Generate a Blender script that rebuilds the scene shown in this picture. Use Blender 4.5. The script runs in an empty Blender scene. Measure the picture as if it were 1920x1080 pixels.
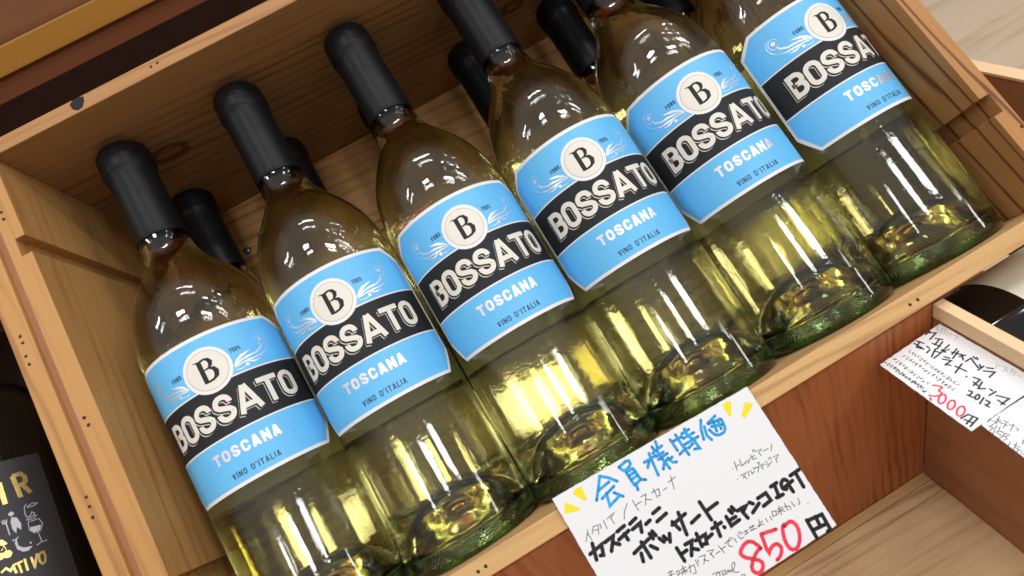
import bpy, bmesh, math, random, json
from mathutils import Matrix, Vector
S = 0.001
rad = math.radians
scene = bpy.context.scene
col = scene.collection
random.seed(7)

# ------------------------------------------------------------------ frames
# crate frame (mm): X along the row of bottles, Y up the bottles, Z out of the open crate.
LEAN = rad(48)
cA, sA = math.cos(LEAN), math.sin(LEAN)
CF = Matrix(((1, 0, 0), (0, sA, -cA), (0, cA, sA)))          # crate -> world
CF4 = CF.to_4x4()
def cw(x, y, z):
    return (CF @ Vector((x, y, z))) * S
def wo(x, front, up):                                        # plain world, mm; front = towards the viewer
    return Vector((x, -front, up)) * S

# ------------------------------------------------------------------ camera
cam_d = bpy.data.cameras.new('camera'); cam = bpy.data.objects.new('camera', cam_d); col.objects.link(cam)
RX = Vector((0.8626413, -0.5050047, -0.0286395)); RY = Vector((-0.4985684, -0.8393661, -0.2165506)); RZ = Vector((0.0853200, 0.2010842, -0.9758512))
rx, ry, rz = CF @ RX, CF @ -RY, CF @ -RZ
m = Matrix((rx, ry, rz)).transposed().to_4x4()
m.translation = cw(171.6097, 37.4910, 447.8255)
cam.matrix_world = m
cam_d.sensor_width = 36.0; cam_d.lens = 36.0 * 1158.678 / 1920
cam_d.clip_start = 0.01; cam_d.clip_end = 60
cam_d.dof.use_dof = True; cam_d.dof.focus_distance = 0.37; cam_d.dof.aperture_fstop = 14
scene.camera = cam

# ------------------------------------------------------------------ light: shop ceiling tubes, plus added overhead fill
world = bpy.data.worlds.new('World'); scene.world = world; world.use_nodes = True
bg = world.node_tree.nodes['Background']; bg.inputs[1].default_value = 1.0
# the rest of the shop around the crate: pale ceiling above, dim warm shelves at eye level, darker floor below
_nt = world.node_tree; _tc = _nt.nodes.new('ShaderNodeTexCoord'); _sx = _nt.nodes.new('ShaderNodeSeparateXYZ'); _cr = _nt.nodes.new('ShaderNodeValToRGB'); _mr = _nt.nodes.new('ShaderNodeMapRange')
_mr.inputs['From Min'].default_value = -1; _nt.links.new(_tc.outputs['Generated'], _sx.inputs[0]); _nt.links.new(_sx.outputs['Z'], _mr.inputs['Value']); _nt.links.new(_mr.outputs[0], _cr.inputs['Fac']); _nt.links.new(_cr.outputs['Color'], bg.inputs[0])
_cr.color_ramp.elements[0].position = .30; _cr.color_ramp.elements[0].color = (.10, .08, .06, 1)
_cr.color_ramp.elements[1].position = .85; _cr.color_ramp.elements[1].color = (.50, .47, .43, 1)
_e = _cr.color_ramp.elements.new(.55); _e.color = (.18, .155, .13, 1)
def tube(name, d, dist, sx, sy, power, colr=(1.0, 0.985, 1.0)):
    l = bpy.data.lights.new(name, 'AREA'); l.shape = 'RECTANGLE'; l.size = sx; l.size_y = sy; l.energy = power * .655; l.color = colr
    o = bpy.data.objects.new(name, l); col.objects.link(o)
    c = wo(200, 60, 110)
    v = Vector((d[0], -d[1], d[2])).normalized()
    o.location = c + v * dist
    z = v; x = Vector((1, 0, 0)); x = (x - z * x.dot(z)).normalized(); y = z.cross(x)
    o.matrix_world = Matrix.Translation(o.location) @ Matrix((x, y, z)).transposed().to_4x4()
    return o
LIGHTS = [((-0.42, .66, .66), 2.3, .14, .20, 3.2), ((0.06, .69, .72), 2.3, .24, .22, 5.5), ((0.50, .59, .64), 2.3, .30, .24, 8.5),
          ((0.86, .25, .62), 2.6, .30, .20, 6), ((-0.80, .20, .75), 2.6, .30, .12, 6),
          ((-.9, -.1, 1.1), 3.0, .6, .10, 9), ((1.1, .0, 1.1), 3.0, .6, .10, 6), ((0.15, .42, .95), 2.4, .5, .07, 5),
          ((0.62, .52, .95), 2.5, .26, .08, 4), ((-0.30, .50, 1.05), 2.5, .22, .07, 3.5), ((1.15, .55, .35), 3.0, .16, .30, 3),
          ((.60, -.10, .80), 2.5, .15, .035, 1.1), ((.78, -.12, .80), 2.6, .15, .035, 1.1), ((.62, -.30, .80), 2.6, .15, .035, 1.1), ((.82, -.34, .80), 2.7, .15, .035, 1.1), ((.42, -.10, .80), 2.5, .15, .035, 1.1)]
LIGHTS += [((-.14, .10, 1.0), 2.45, .42, .13, 15), ((.46, .16, 1.0), 2.5, .50, .10, 15), ((.10, -.32, 1.0), 2.6, .90, .08, 13)]  # overhead fill lamps, added to brighten the insides of bottles and crate
for i, a in enumerate(LIGHTS):
    tube('ceiling_tube_or_fill', *a)
scene.view_settings.view_transform = 'Standard'; scene.view_settings.look = 'None'
scene.view_settings.exposure = 0.0; scene.view_settings.gamma = 1
scene.render.engine = 'CYCLES'
cy = scene.cycles
cy.max_bounces = 28; cy.transmission_bounces = 26; cy.glossy_bounces = 6; cy.diffuse_bounces = 5; cy.transparent_max_bounces = 12; cy.volume_bounces = 0
cy.sample_clamp_indirect = 18.0; cy.blur_glossy = 0.5; cy.caustics_reflective = True; cy.caustics_refractive = True
cy.use_denoising = True
try: cy.denoiser = 'OPENIMAGEDENOISE'
except Exception: pass

# ------------------------------------------------------------------ materials
def newmat(name):
    mt = bpy.data.materials.new(name); mt.use_nodes = True
    nt = mt.node_tree; b = nt.nodes['Principled BSDF']
    return mt, nt, b
def plain(name, c, rough=.5, metal=0., bump=0., bscale=900, var=0.0, spec=.5):
    mt, nt, b = newmat(name)
    b.inputs['Base Color'].default_value = (*c, 1); b.inputs['Roughness'].default_value = rough; b.inputs['Metallic'].default_value = metal
    b.inputs['Specular IOR Level'].default_value = spec
    if bump or var:
        tc = nt.nodes.new('ShaderNodeTexCoord'); n = nt.nodes.new('ShaderNodeTexNoise'); n.inputs['Scale'].default_value = bscale; n.inputs['Detail'].default_value = 5
        nt.links.new(tc.outputs['Object'], n.inputs['Vector'])
        if bump:
            bp = nt.nodes.new('ShaderNodeBump'); bp.inputs['Strength'].default_value = bump; bp.inputs['Distance'].default_value = .0004
            nt.links.new(n.outputs['Fac'], bp.inputs['Height']); nt.links.new(bp.outputs['Normal'], b.inputs['Normal'])
        if var:
            r = nt.nodes.new('ShaderNodeValToRGB'); r.color_ramp.elements[0].position = .3; r.color_ramp.elements[1].position = .7
            r.color_ramp.elements[0].color = (*[x * (1 - var) for x in c], 1); r.color_ramp.elements[1].color = (*[min(1, x * (1 + var * .5)) for x in c], 1)
            nt.links.new(n.outputs['Fac'], r.inputs['Fac']); nt.links.new(r.outputs['Color'], b.inputs['Base Color'])
    return mt
def wood(name, light, dark, axis='X', ring=60., distort=3., contrast=.5, seed=0., rough=.55, knots=(), stretch=.07, fibre=.85, rings=False, blotch=.3, power=3.0, even=.15):
    mt, nt, b = newmat(name); N = nt.nodes.new; L = nt.links.new
    tc = N('ShaderNodeTexCoord'); mp = N('ShaderNodeMapping'); mp.inputs['Location'].default_value = (seed * .37, seed * .61, seed * .23)
    sc = [1, 1, 1]; sc['XYZ'.index(axis)] = stretch; mp.inputs['Scale'].default_value = sc
    L(tc.outputs['Object'], mp.inputs['Vector'])
    w = N('ShaderNodeTexWave'); w.wave_type = 'RINGS' if rings else 'BANDS'
    if rings: w.rings_direction = 'SPHERICAL'
    else: w.bands_direction = 'DIAGONAL'
    w.wave_profile = 'SIN'
    w.inputs['Scale'].default_value = ring; w.inputs['Distortion'].default_value = distort; w.inputs['Detail'].default_value = 3; w.inputs['Detail Scale'].default_value = 1.4
    L(mp.outputs[0], w.inputs['Vector'])
    f = N('ShaderNodeTexNoise'); f.inputs['Scale'].default_value = 420; f.inputs['Detail'].default_value = 7; f.inputs['Roughness'].default_value = .65
    mp2 = N('ShaderNodeMapping'); sc2 = [1, 1, 1]; sc2['XYZ'.index(axis)] = .03; mp2.inputs['Scale'].default_value = sc2; L(tc.outputs['Object'], mp2.inputs['Vector']); L(mp2.outputs[0], f.inputs['Vector'])
    g = N('ShaderNodeTexNoise'); g.inputs['Scale'].default_value = 26; g.inputs['Detail'].default_value = 3
    mp3 = N('ShaderNodeMapping'); sc3 = [1, 1, 1]; sc3['XYZ'.index(axis)] = .25; mp3.inputs['Scale'].default_value = sc3; mp3.inputs['Location'].default_value = (seed, seed, 0); L(tc.outputs['Object'], mp3.inputs['Vector']); L(mp3.outputs[0], g.inputs['Vector'])
    def math_(op, a, bb):
        n = N('ShaderNodeMath'); n.operation = op
        for i, v in enumerate((a, bb)):
            if isinstance(v, (int, float)): n.inputs[i].default_value = v
            else: L(v, n.inputs[i])
        return n.outputs[0]
    pw = math_('POWER', w.outputs['Fac'], power)
    am = N('ShaderNodeTexNoise'); am.inputs['Scale'].default_value = 60; am.inputs['Detail'].default_value = 1; L(mp.outputs[0], am.inputs['Vector'])
    am2 = N('ShaderNodeMapRange'); am2.inputs['From Min'].default_value = .38; am2.inputs['From Max'].default_value = .66; am2.inputs['To Min'].default_value = even; L(am.outputs['Fac'], am2.inputs['Value'])
    t = math_('MULTIPLY', math_('MULTIPLY', pw, contrast), am2.outputs[0])
    t = math_('ADD', t, math_('MULTIPLY', math_('SUBTRACT', f.outputs['Fac'], .5), fibre))
    t = math_('ADD', t, math_('MULTIPLY', math_('SUBTRACT', g.outputs['Fac'], .5), blotch * 2))
    for (kx, ky, kz, kr) in knots:
        d = N('ShaderNodeVectorMath'); d.operation = 'DISTANCE'
        ksc = N('ShaderNodeVectorMath'); ksc.operation = 'MULTIPLY'; ks = [1, 1, 1]; ks['XYZ'.index(axis)] = .62; ksc.inputs[1].default_value = ks
        L(tc.outputs['Object'], ksc.inputs[0]); L(ksc.outputs[0], d.inputs[0]); d.inputs[1].default_value = (kx * S * ks[0], ky * S * ks[1], kz * S * ks[2])
        nz = math_('ADD', d.outputs['Value'], math_('MULTIPLY', math_('SUBTRACT', g.outputs['Fac'], .5), kr * S * .9))
        k = N('ShaderNodeMapRange'); k.inputs['From Min'].default_value = kr * S * 1.5; k.inputs['From Max'].default_value = kr * S * .95; k.inputs['To Min'].default_value = 0; k.inputs['To Max'].default_value = 1.3
        L(nz, k.inputs['Value'])
        k2 = N('ShaderNodeMapRange'); k2.inputs['From Min'].default_value = kr * S * .85; k2.inputs['From Max'].default_value = kr * S * .7; k2.inputs['To Min'].default_value = 0; k2.inputs['To Max'].default_value = 1.0
        L(nz, k2.inputs['Value'])
        t = math_('ADD', t, math_('SUBTRACT', k.outputs[0], k2.outputs[0]))
    r = N('ShaderNodeValToRGB'); r.color_ramp.elements[0].position = 0; r.color_ramp.elements[1].position = 1
    r.color_ramp.elements[0].color = (*light, 1); r.color_ramp.elements[1].color = (*dark, 1)
    L(t, r.inputs['Fac']); L(r.outputs['Color'], b.inputs['Base Color'])
    b.inputs['Roughness'].default_value = rough; b.inputs['Specular IOR Level'].default_value = .3
    bp = N('ShaderNodeBump'); bp.inputs['Strength'].default_value = .25; bp.inputs['Distance'].default_value = .0004; L(f.outputs['Fac'], bp.inputs['Height']); L(bp.outputs['Normal'], b.inputs['Normal'])
    return mt
def glassy(name, tint, ior, absorb=None, density=0., bump=None, rough=0.):
    mt = bpy.data.materials.new(name); mt.use_nodes = True; nt = mt.node_tree
    for n in list(nt.nodes): nt.nodes.remove(n)
    out = nt.nodes.new('ShaderNodeOutputMaterial'); g = nt.nodes.new('ShaderNodeBsdfGlass')
    g.inputs['Color'].default_value = (*tint, 1); g.inputs['IOR'].default_value = ior; g.inputs['Roughness'].default_value = rough
    nt.links.new(g.outputs[0], out.inputs['Surface'])
    if absorb:
        v = nt.nodes.new('ShaderNodeVolumeAbsorption'); v.inputs['Color'].default_value = (*absorb, 1); v.inputs['Density'].default_value = density
        nt.links.new(v.outputs[0], out.inputs['Volume'])
    tc = nt.nodes.new('ShaderNodeTexCoord')
    if bump == 'wavy':                        # slight ripple of moulded glass, running along the bottle
        mp = nt.nodes.new('ShaderNodeMapping'); mp.inputs['Scale'].default_value = (1, .12, 1); n = nt.nodes.new('ShaderNodeTexNoise'); n.inputs['Scale'].default_value = 75; n.inputs['Detail'].default_value = 1.5
        nt.links.new(tc.outputs['Object'], mp.inputs['Vector']); nt.links.new(mp.outputs[0], n.inputs['Vector'])
        mpb = nt.nodes.new('ShaderNodeMapping'); mpb.inputs['Scale'].default_value = (1, .035, 1); nb = nt.nodes.new('ShaderNodeTexNoise'); nb.inputs['Scale'].default_value = 330; nb.inputs['Detail'].default_value = 1
        nt.links.new(tc.outputs['Object'], mpb.inputs['Vector']); nt.links.new(mpb.outputs[0], nb.inputs['Vector'])
        sc_ = nt.nodes.new('ShaderNodeMath'); sc_.operation = 'MULTIPLY_ADD'; sc_.inputs[1].default_value = .10; nt.links.new(nb.outputs['Fac'], sc_.inputs[0]); nt.links.new(n.outputs['Fac'], sc_.inputs[2])
        bp = nt.nodes.new('ShaderNodeBump'); bp.inputs['Strength'].default_value = .6; bp.inputs['Distance'].default_value = .0008
        ng = nt.nodes.new('ShaderNodeTexNoise'); ng.inputs['Scale'].default_value = 420; ng.inputs['Detail'].default_value = 2; nt.links.new(tc.outputs['Object'], ng.inputs['Vector'])
        s2_ = nt.nodes.new('ShaderNodeMath'); s2_.operation = 'MULTIPLY_ADD'; s2_.inputs[1].default_value = .05; nt.links.new(ng.outputs['Fac'], s2_.inputs[0]); nt.links.new(sc_.outputs[0], s2_.inputs[2])
        nt.links.new(s2_.outputs[0], bp.inputs['Height']); nt.links.new(bp.outputs['Normal'], g.inputs['Normal'])
    if bump == 'pebble':
        n = nt.nodes.new('ShaderNodeTexVoronoi'); n.inputs['Scale'].default_value = 900
        n2 = nt.nodes.new('ShaderNodeTexNoise'); n2.inputs['Scale'].default_value = 120
        nt.links.new(tc.outputs['Object'], n.inputs['Vector']); nt.links.new(tc.outputs['Object'], n2.inputs['Vector'])
        ad = nt.nodes.new('ShaderNodeMath'); ad.operation = 'ADD'; nt.links.new(n.outputs['Distance'], ad.inputs[0]); nt.links.new(n2.outputs['Fac'], ad.inputs[1])
        bp = nt.nodes.new('ShaderNodeBump'); bp.inputs['Strength'].default_value = .35; bp.inputs['Distance'].default_value = .00035
        nt.links.new(ad.outputs[0], bp.inputs['Height']); nt.links.new(bp.outputs['Normal'], g.inputs['Normal'])
    return mt

pine_l, pine_d = (.56, .305, .105), (.24, .095, .028)
M = {}
M['rimX'] = wood('pine_along_row', (.42, .215, .08), (.17, .063, .02), 'X', 80, 5, .7, 1.0, knots=[(60.8, 295.4, 94, 6.5), (310, 295, 60, 5)])
M['side'] = wood('pine_side_left', (.52, .275, .09), (.23, .09, .026), 'Y', 70, 5, .5, 3.0, blotch=.5)
M['sideR'] = wood('pine_side_right', (.46, .225, .075), (.16, .055, .018), 'Y', 55, 3.2, 1.3, 8.0, blotch=.2, power=15, even=.85)
M['back'] = wood('pine_back', (.58, .31, .11), (.25, .10, .032), 'X', 75, 4, .75, 5.0)
M['bottom'] = wood('pine_bottom', (.62, .38, .16), (.34, .16, .055), 'X', 85, 4, .6, 6.0)
M['red'] = wood('red_brown_panel', (.44, .145, .05), (.20, .05, .017), 'Z', 85, 6, .7, 2.3, stretch=.16, rings=True, blotch=.3, power=2)
M['brown'] = wood('brown_panel', (.36, .16, .07), (.20, .08, .03), 'Y', 20, 3, .35, 4.1)
M['pale'] = wood('pale_batten', (.80, .58, .34), (.62, .40, .20), 'Y', 30, 2, .3, 1.7)
M['floorA'] = wood('tan_board', (.56, .36, .15), (.38, .21, .08), 'X', 30, 2, .3, 9.1)
M['floorB'] = wood('pale_board', (.68, .48, .27), (.36, .20, .09), 'X', 85, 2.5, .75, 2.2)
M['floorC'] = wood('pale_brown_board', (.50, .33, .18), (.27, .14, .06), 'X', 40, 3.5, .55, 7.7)
M['gold'] = wood('golden_shelf_edge', (.42, .20, .03), (.26, .105, .016), 'X', 12, 5, .6, 4.4)
M['umber'] = wood('umber_shelf_board', (.20, .065, .022), (.10, .03, .012), 'X', 16, 3, .5, 5.5)
M['umber2'] = wood('brown_shelf_front', (.23, .095, .042), (.10, .04, .018), 'X', 22, 5, .6, 6.5)
M['darkwood'] = plain('dark_or_shaded_wood', (.045, .014, .008), .7, bump=.2, bscale=80, var=.3)  # stand wood; its near-black also carries the shade of recess and left crate
M['plank'] = wood('grey_beige_plank', (.66, .53, .385), (.44, .33, .22), 'X', 3, 5, .5, 3.3, stretch=.12, fibre=.15, blotch=.4)
M['glass'] = glassy('green_tinged_glass', (1, 1, 1), 1.5, (.38, .92, .66), 16, 'wavy')
M['punt'] = glassy('pebbled_green_glass', (1, 1, 1), 1.5, (.38, .92, .66), 16, 'pebble')
M['wine'] = glassy('white_wine', (1, 1, 1), 1.34, (.975, .83, .04), 11)
M['capsule'] = plain('matt_black_capsule', (.0065, .0065, .0075), .43, bump=.35, bscale=420, spec=.2)
M['paper'] = plain('white_label_paper', (.80, .79, .78), .5, bump=.15, bscale=1200)
M['cream'] = plain('cream_print', (.74, .71, .63), .45)
M['blue'] = plain('sky_blue_print', (.125, .50, .88), .45, bump=.15, bscale=1300, var=.08)
M['black'] = plain('black_print', (.013, .015, .018), .6, bump=.15, bscale=1300, spec=.3)
M['navy'] = plain('navy_print', (.012, .05, .10), .45)
M['foil'] = plain('silver_foil', (.80, .77, .84), .34, .65)
M['grey'] = plain('grey_ring_print', (.22, .21, .20), .5)
M['backpaper'] = plain('back_label_paper', (.84, .84, .74), .6)
M['hole'] = plain('nail_hole_dark', (.03, .015, .008), .8)
M['knothole'] = plain('knot_hole_black', (.008, .007, .007), .8)
M['steel'] = plain('blue_zinc_screw', (.25, .42, .62), .3, .9)
M['card'] = plain('white_card', (.80, .81, .84), .55, bump=.08, bscale=700)
M['ink'] = plain('black_marker_ink', (.010, .010, .012), .5)
M['pen'] = plain('fine_black_pen', (.03, .03, .035), .5)
M['faint'] = plain('pencil_grey_pen', (.35, .35, .38), .5)
M['cyan'] = plain('cyan_marker_ink', (.012, .36, .82), .5, var=.3, bscale=260)
M['redink'] = plain('red_marker_ink', (.86, .045, .09), .5, var=.2, bscale=260)
M['yellow'] = plain('yellow_marker_ink', (.86, .74, .02), .5)
M['blackglass'] = plain('black_wine_glass', (.004, .004, .004), .04, spec=.6)
M['blacklabel'] = plain('charcoal_label', (.028, .028, .032), .6, bump=.2, bscale=900)
M['goldfoil'] = plain('gold_foil', (.80, .60, .22), .32, .75, var=.2, bscale=700)
M['whiteprint'] = plain('white_print', (.52, .54, .60), .5)
M['creamlabel'] = plain('cream_label_paper', (.78, .74, .58), .5, var=.06, bscale=120)
M['pink'] = plain('pink_print', (.68, .42, .40), .5)
M['greytext'] = plain('dark_print', (.10, .09, .08), .5)

# ------------------------------------------------------------------ object helpers
def link_mesh(name, verts, faces, mats, fm=None, parent=None, smooth=False, matrix=None):
    me = bpy.data.meshes.new(name); me.from_pydata([tuple(v) for v in verts], [], faces)
    for mt in (mats if isinstance(mats, (list, tuple)) else [mats]): me.materials.append(mt)
    if fm:
        for p, i in zip(me.polygons, fm): p.material_index = i
    if smooth:
        for p in me.polygons: p.use_smooth = True
    me.update()
    return link_obj(name, me, parent, matrix)
def link_obj(name, me, parent=None, matrix=None):
    o = bpy.data.objects.new(name, me); col.objects.link(o)
    if parent: o.parent = parent
    if matrix is not None: o.matrix_local = matrix
    return o
def thing(name, label, cat, matrix=None, group=None):
    o = bpy.data.objects.new(name, None); col.objects.link(o); o.empty_display_size = .02
    if matrix is not None: o.matrix_world = matrix
    o['label'] = label; o['category'] = cat
    if group: o['group'] = group
    return o
def box_mesh(x0, x1, y0, y1, z0, z1, bev=.5):
    bm = bmesh.new(); vs = [bm.verts.new((x * S, y * S, z * S)) for x in (x0, x1) for y in (y0, y1) for z in (z0, z1)]
    for f in ((0, 1, 3, 2), (4, 6, 7, 5), (0, 4, 5, 1), (2, 3, 7, 6), (0, 2, 6, 4), (1, 5, 7, 3)): bm.faces.new([vs[i] for i in f])
    bmesh.ops.recalc_face_normals(bm, faces=bm.faces)
    if bev: bmesh.ops.bevel(bm, geom=bm.edges[:], offset=bev * S, segments=2, affect='EDGES', profile=.6)
    return bm
def box(name, b, mat, parent=None, bev=.5):
    bm = box_mesh(*b, bev); me = bpy.data.meshes.new(name); bm.to_mesh(me); bm.free(); me.materials.append(mat)
    return link_obj(name, me, parent)
def prism(name, poly, z0, z1, mat, parent, bev=.4):
    bm = bmesh.new(); a = [bm.verts.new((x * S, y * S, z0 * S)) for x, y in poly]; c = [bm.verts.new((x * S, y * S, z1 * S)) for x, y in poly]
    n = len(poly); bm.faces.new(a[::-1]); bm.faces.new(c)
    for i in range(n): bm.faces.new((a[i], a[(i + 1) % n], c[(i + 1) % n], c[i]))
    bmesh.ops.recalc_face_normals(bm, faces=bm.faces)
    if bev: bmesh.ops.bevel(bm, geom=bm.edges[:], offset=bev * S, segments=2, affect='EDGES', profile=.6)
    me = bpy.data.meshes.new(name); bm.to_mesh(me); bm.free(); me.materials.append(mat)
    return link_obj(name, me, parent)
def dense(pr, step=2.0):
    out = [pr[0]]
    for a, b in zip(pr, pr[1:]):
        n = max(1, int(math.hypot(b[0] - a[0], b[1] - a[1]) / step))
        for i in range(1, n + 1): out.append((a[0] + (b[0] - a[0]) * i / n, a[1] + (b[1] - a[1]) * i / n))
    return out
def smoothprof(pr, it=2):
    for _ in range(it):
        q = [pr[0]]
        for a, b in zip(pr, pr[1:]): q += [(a[0] * .75 + b[0] * .25, a[1] * .75 + b[1] * .25), (a[0] * .25 + b[0] * .75, a[1] * .25 + b[1] * .75)]
        q.append(pr[-1]); pr = q
    return pr
def lathe(pr, seg=72):
    """pr: (r, y) from axis to axis, axis = local Y"""
    verts, faces, rows = [], [], []
    for r, y in pr:
        if r < 1e-6: rows.append([len(verts)]); verts.append((0, y * S, 0))
        else:
            rows.append(list(range(len(verts), len(verts) + seg)))
            for k in range(seg):
                a = 2 * math.pi * k / seg; verts.append((r * S * math.sin(a), y * S, r * S * math.cos(a)))
    for A, B in zip(rows, rows[1:]):
        for k in range(seg):
            k2 = (k + 1) % seg
            if len(A) == 1 and len(B) == 1: continue
            if len(A) == 1: faces.append((A[0], B[k2], B[k]))
            elif len(B) == 1: faces.append((A[k], A[k2], B[0]))
            else: faces.append((A[k], A[k2], B[k2], B[k]))
    return verts, faces
def fix_mesh(o):
    bm = bmesh.new(); bm.from_mesh(o.data); bmesh.ops.recalc_face_normals(bm, faces=bm.faces); bm.to_mesh(o.data); bm.free()

# flat print: ribbons and fills laid on a sheet (a cylinder of radius R, or a plane when R is None)
class Print:
    def __init__(s, R=None): s.R, s.v, s.f, s.m = R, [], [], []
    def p(s, x, y, h):
        if s.R is None: return (x * S, y * S, h * S)
        a = x / s.R; r = s.R + h
        return (r * math.sin(a) * S, y * S, r * math.cos(a) * S)
    def quad_grid(s, cols, h, mat):
        """cols: list of (x, ylo, yhi)"""
        base = len(s.v)
        for x, a, b in cols: s.v += [s.p(x, a, h), s.p(x, b, h)]
        for i in range(len(cols) - 1):
            k = base + 2 * i; s.f.append((k, k + 2, k + 3, k + 1)); s.m.append(mat)
    def ribbon(s, pts, w, h, mat, closed=False, step=1.3, caps=False, dx=0, dy=0):
        P = [(x + dx, y + dy) for x, y in pts]; W = w if isinstance(w, (list, tuple)) else [w] * len(P)
        Q, WW = [], []
        n = len(P); rng = range(n if closed else n - 1)
        # miter at the given points
        for i in rng:
            a, b = P[i], P[(i + 1) % n]; L_ = math.hypot(b[0] - a[0], b[1] - a[1])
            if L_ < 1e-6: continue
            k = max(1, int(L_ / step))
            for j in range(k):
                Q.append((a[0] + (b[0] - a[0]) * j / k, a[1] + (b[1] - a[1]) * j / k)); WW.append(W[i] + (W[(i + 1) % n] - W[i]) * j / k)
        if not closed: Q.append(P[-1]); WW.append(W[-1])
        N_ = len(Q)
        if N_ < 2: return
        base = len(s.v)
        for i in range(N_):
            if closed: a, b, c = Q[i - 1], Q[i], Q[(i + 1) % N_]
            else: a, b, c = Q[max(0, i - 1)], Q[i], Q[min(N_ - 1, i + 1)]
            d1 = (b[0] - a[0], b[1] - a[1]); d2 = (c[0] - b[0], c[1] - b[1])
            l1, l2 = math.hypot(*d1), math.hypot(*d2)
            if l1 < 1e-9: d1, l1 = d2, l2
            if l2 < 1e-9: d2, l2 = d1, l1
            n1 = (-d1[1] / l1, d1[0] / l1); n2 = (-d2[1] / l2, d2[0] / l2)
            nx, ny = n1[0] + n2[0], n1[1] + n2[1]; ll = math.hypot(nx, ny)
            if ll < .2: nx, ny, ll = n1[0], n1[1], 1.
            nx /= ll; ny /= ll; c_ = max(.5, nx * n1[0] + ny * n1[1])
            hw = WW[i] / 2 / c_
            for t in (-1, 0, 1): s.v.append(s.p(b[0] + nx * hw * t, b[1] + ny * hw * t, h))
        for i in range(N_ if closed else N_ - 1):
            j = (i + 1) % N_
            for t in (0, 1):
                s.f.append((base + 3 * i + t, base + 3 * j + t, base + 3 * j + t + 1, base + 3 * i + t + 1)); s.m.append(mat)
        if caps:
            for c in (Q[0], Q[-1]): s.disc(c[0], c[1], WW[0] / 2, h, mat, 10)
    def disc(s, cx, cy, r, h, mat, n=40, r0=0.0):
        base = len(s.v)
        if s.R is not None and r > 2:
            K = 14; cols = []
            for i in range(K + 1):
                t = -1 + 2 * i / K; x = math.sin(t * math.pi / 2) * r; y = math.sqrt(max(0, r * r - x * x)); cols.append((cx + x, cy - y, cy + y))
            return s.quad_grid(cols, h, mat)
        s.v.append(s.p(cx, cy, h))
        for i in range(n): s.v.append(s.p(cx + r * math.cos(2 * math.pi * i / n), cy + r * math.sin(2 * math.pi * i / n), h))
        for i in range(n): s.f.append((base, base + 1 + i, base + 1 + (i + 1) % n)); s.m.append(mat)
    def poly(s, pts, h, mat):
        base = len(s.v); s.v += [s.p(x, y, h) for x, y in pts]
        bm = bmesh.new(); vs = [bm.verts.new((x, y, 0)) for x, y in pts]
        for i, v in enumerate(vs): v.index = i
        f = bm.faces.new(vs); r = bmesh.ops.triangulate(bm, faces=[f])
        for t in bm.faces: s.f.append(tuple(base + v.index for v in t.verts)); s.m.append(mat)
        bm.free()
    def build(s, name, mats, parent=None, matrix=None, smooth=True):
        # every face looks outwards
        fs = []
        for f in s.f:
            a, b, c = (Vector(s.v[i]) for i in f[:3]); n = (b - a).cross(c - a)
            o = Vector((0, 0, 1)) if s.R is None else Vector((a.x, 0, a.z))
            fs.append(f if n.dot(o) >= 0 else tuple(reversed(f)))
        return link_mesh(name, s.v, fs, mats, s.m, parent, smooth, matrix)

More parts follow.
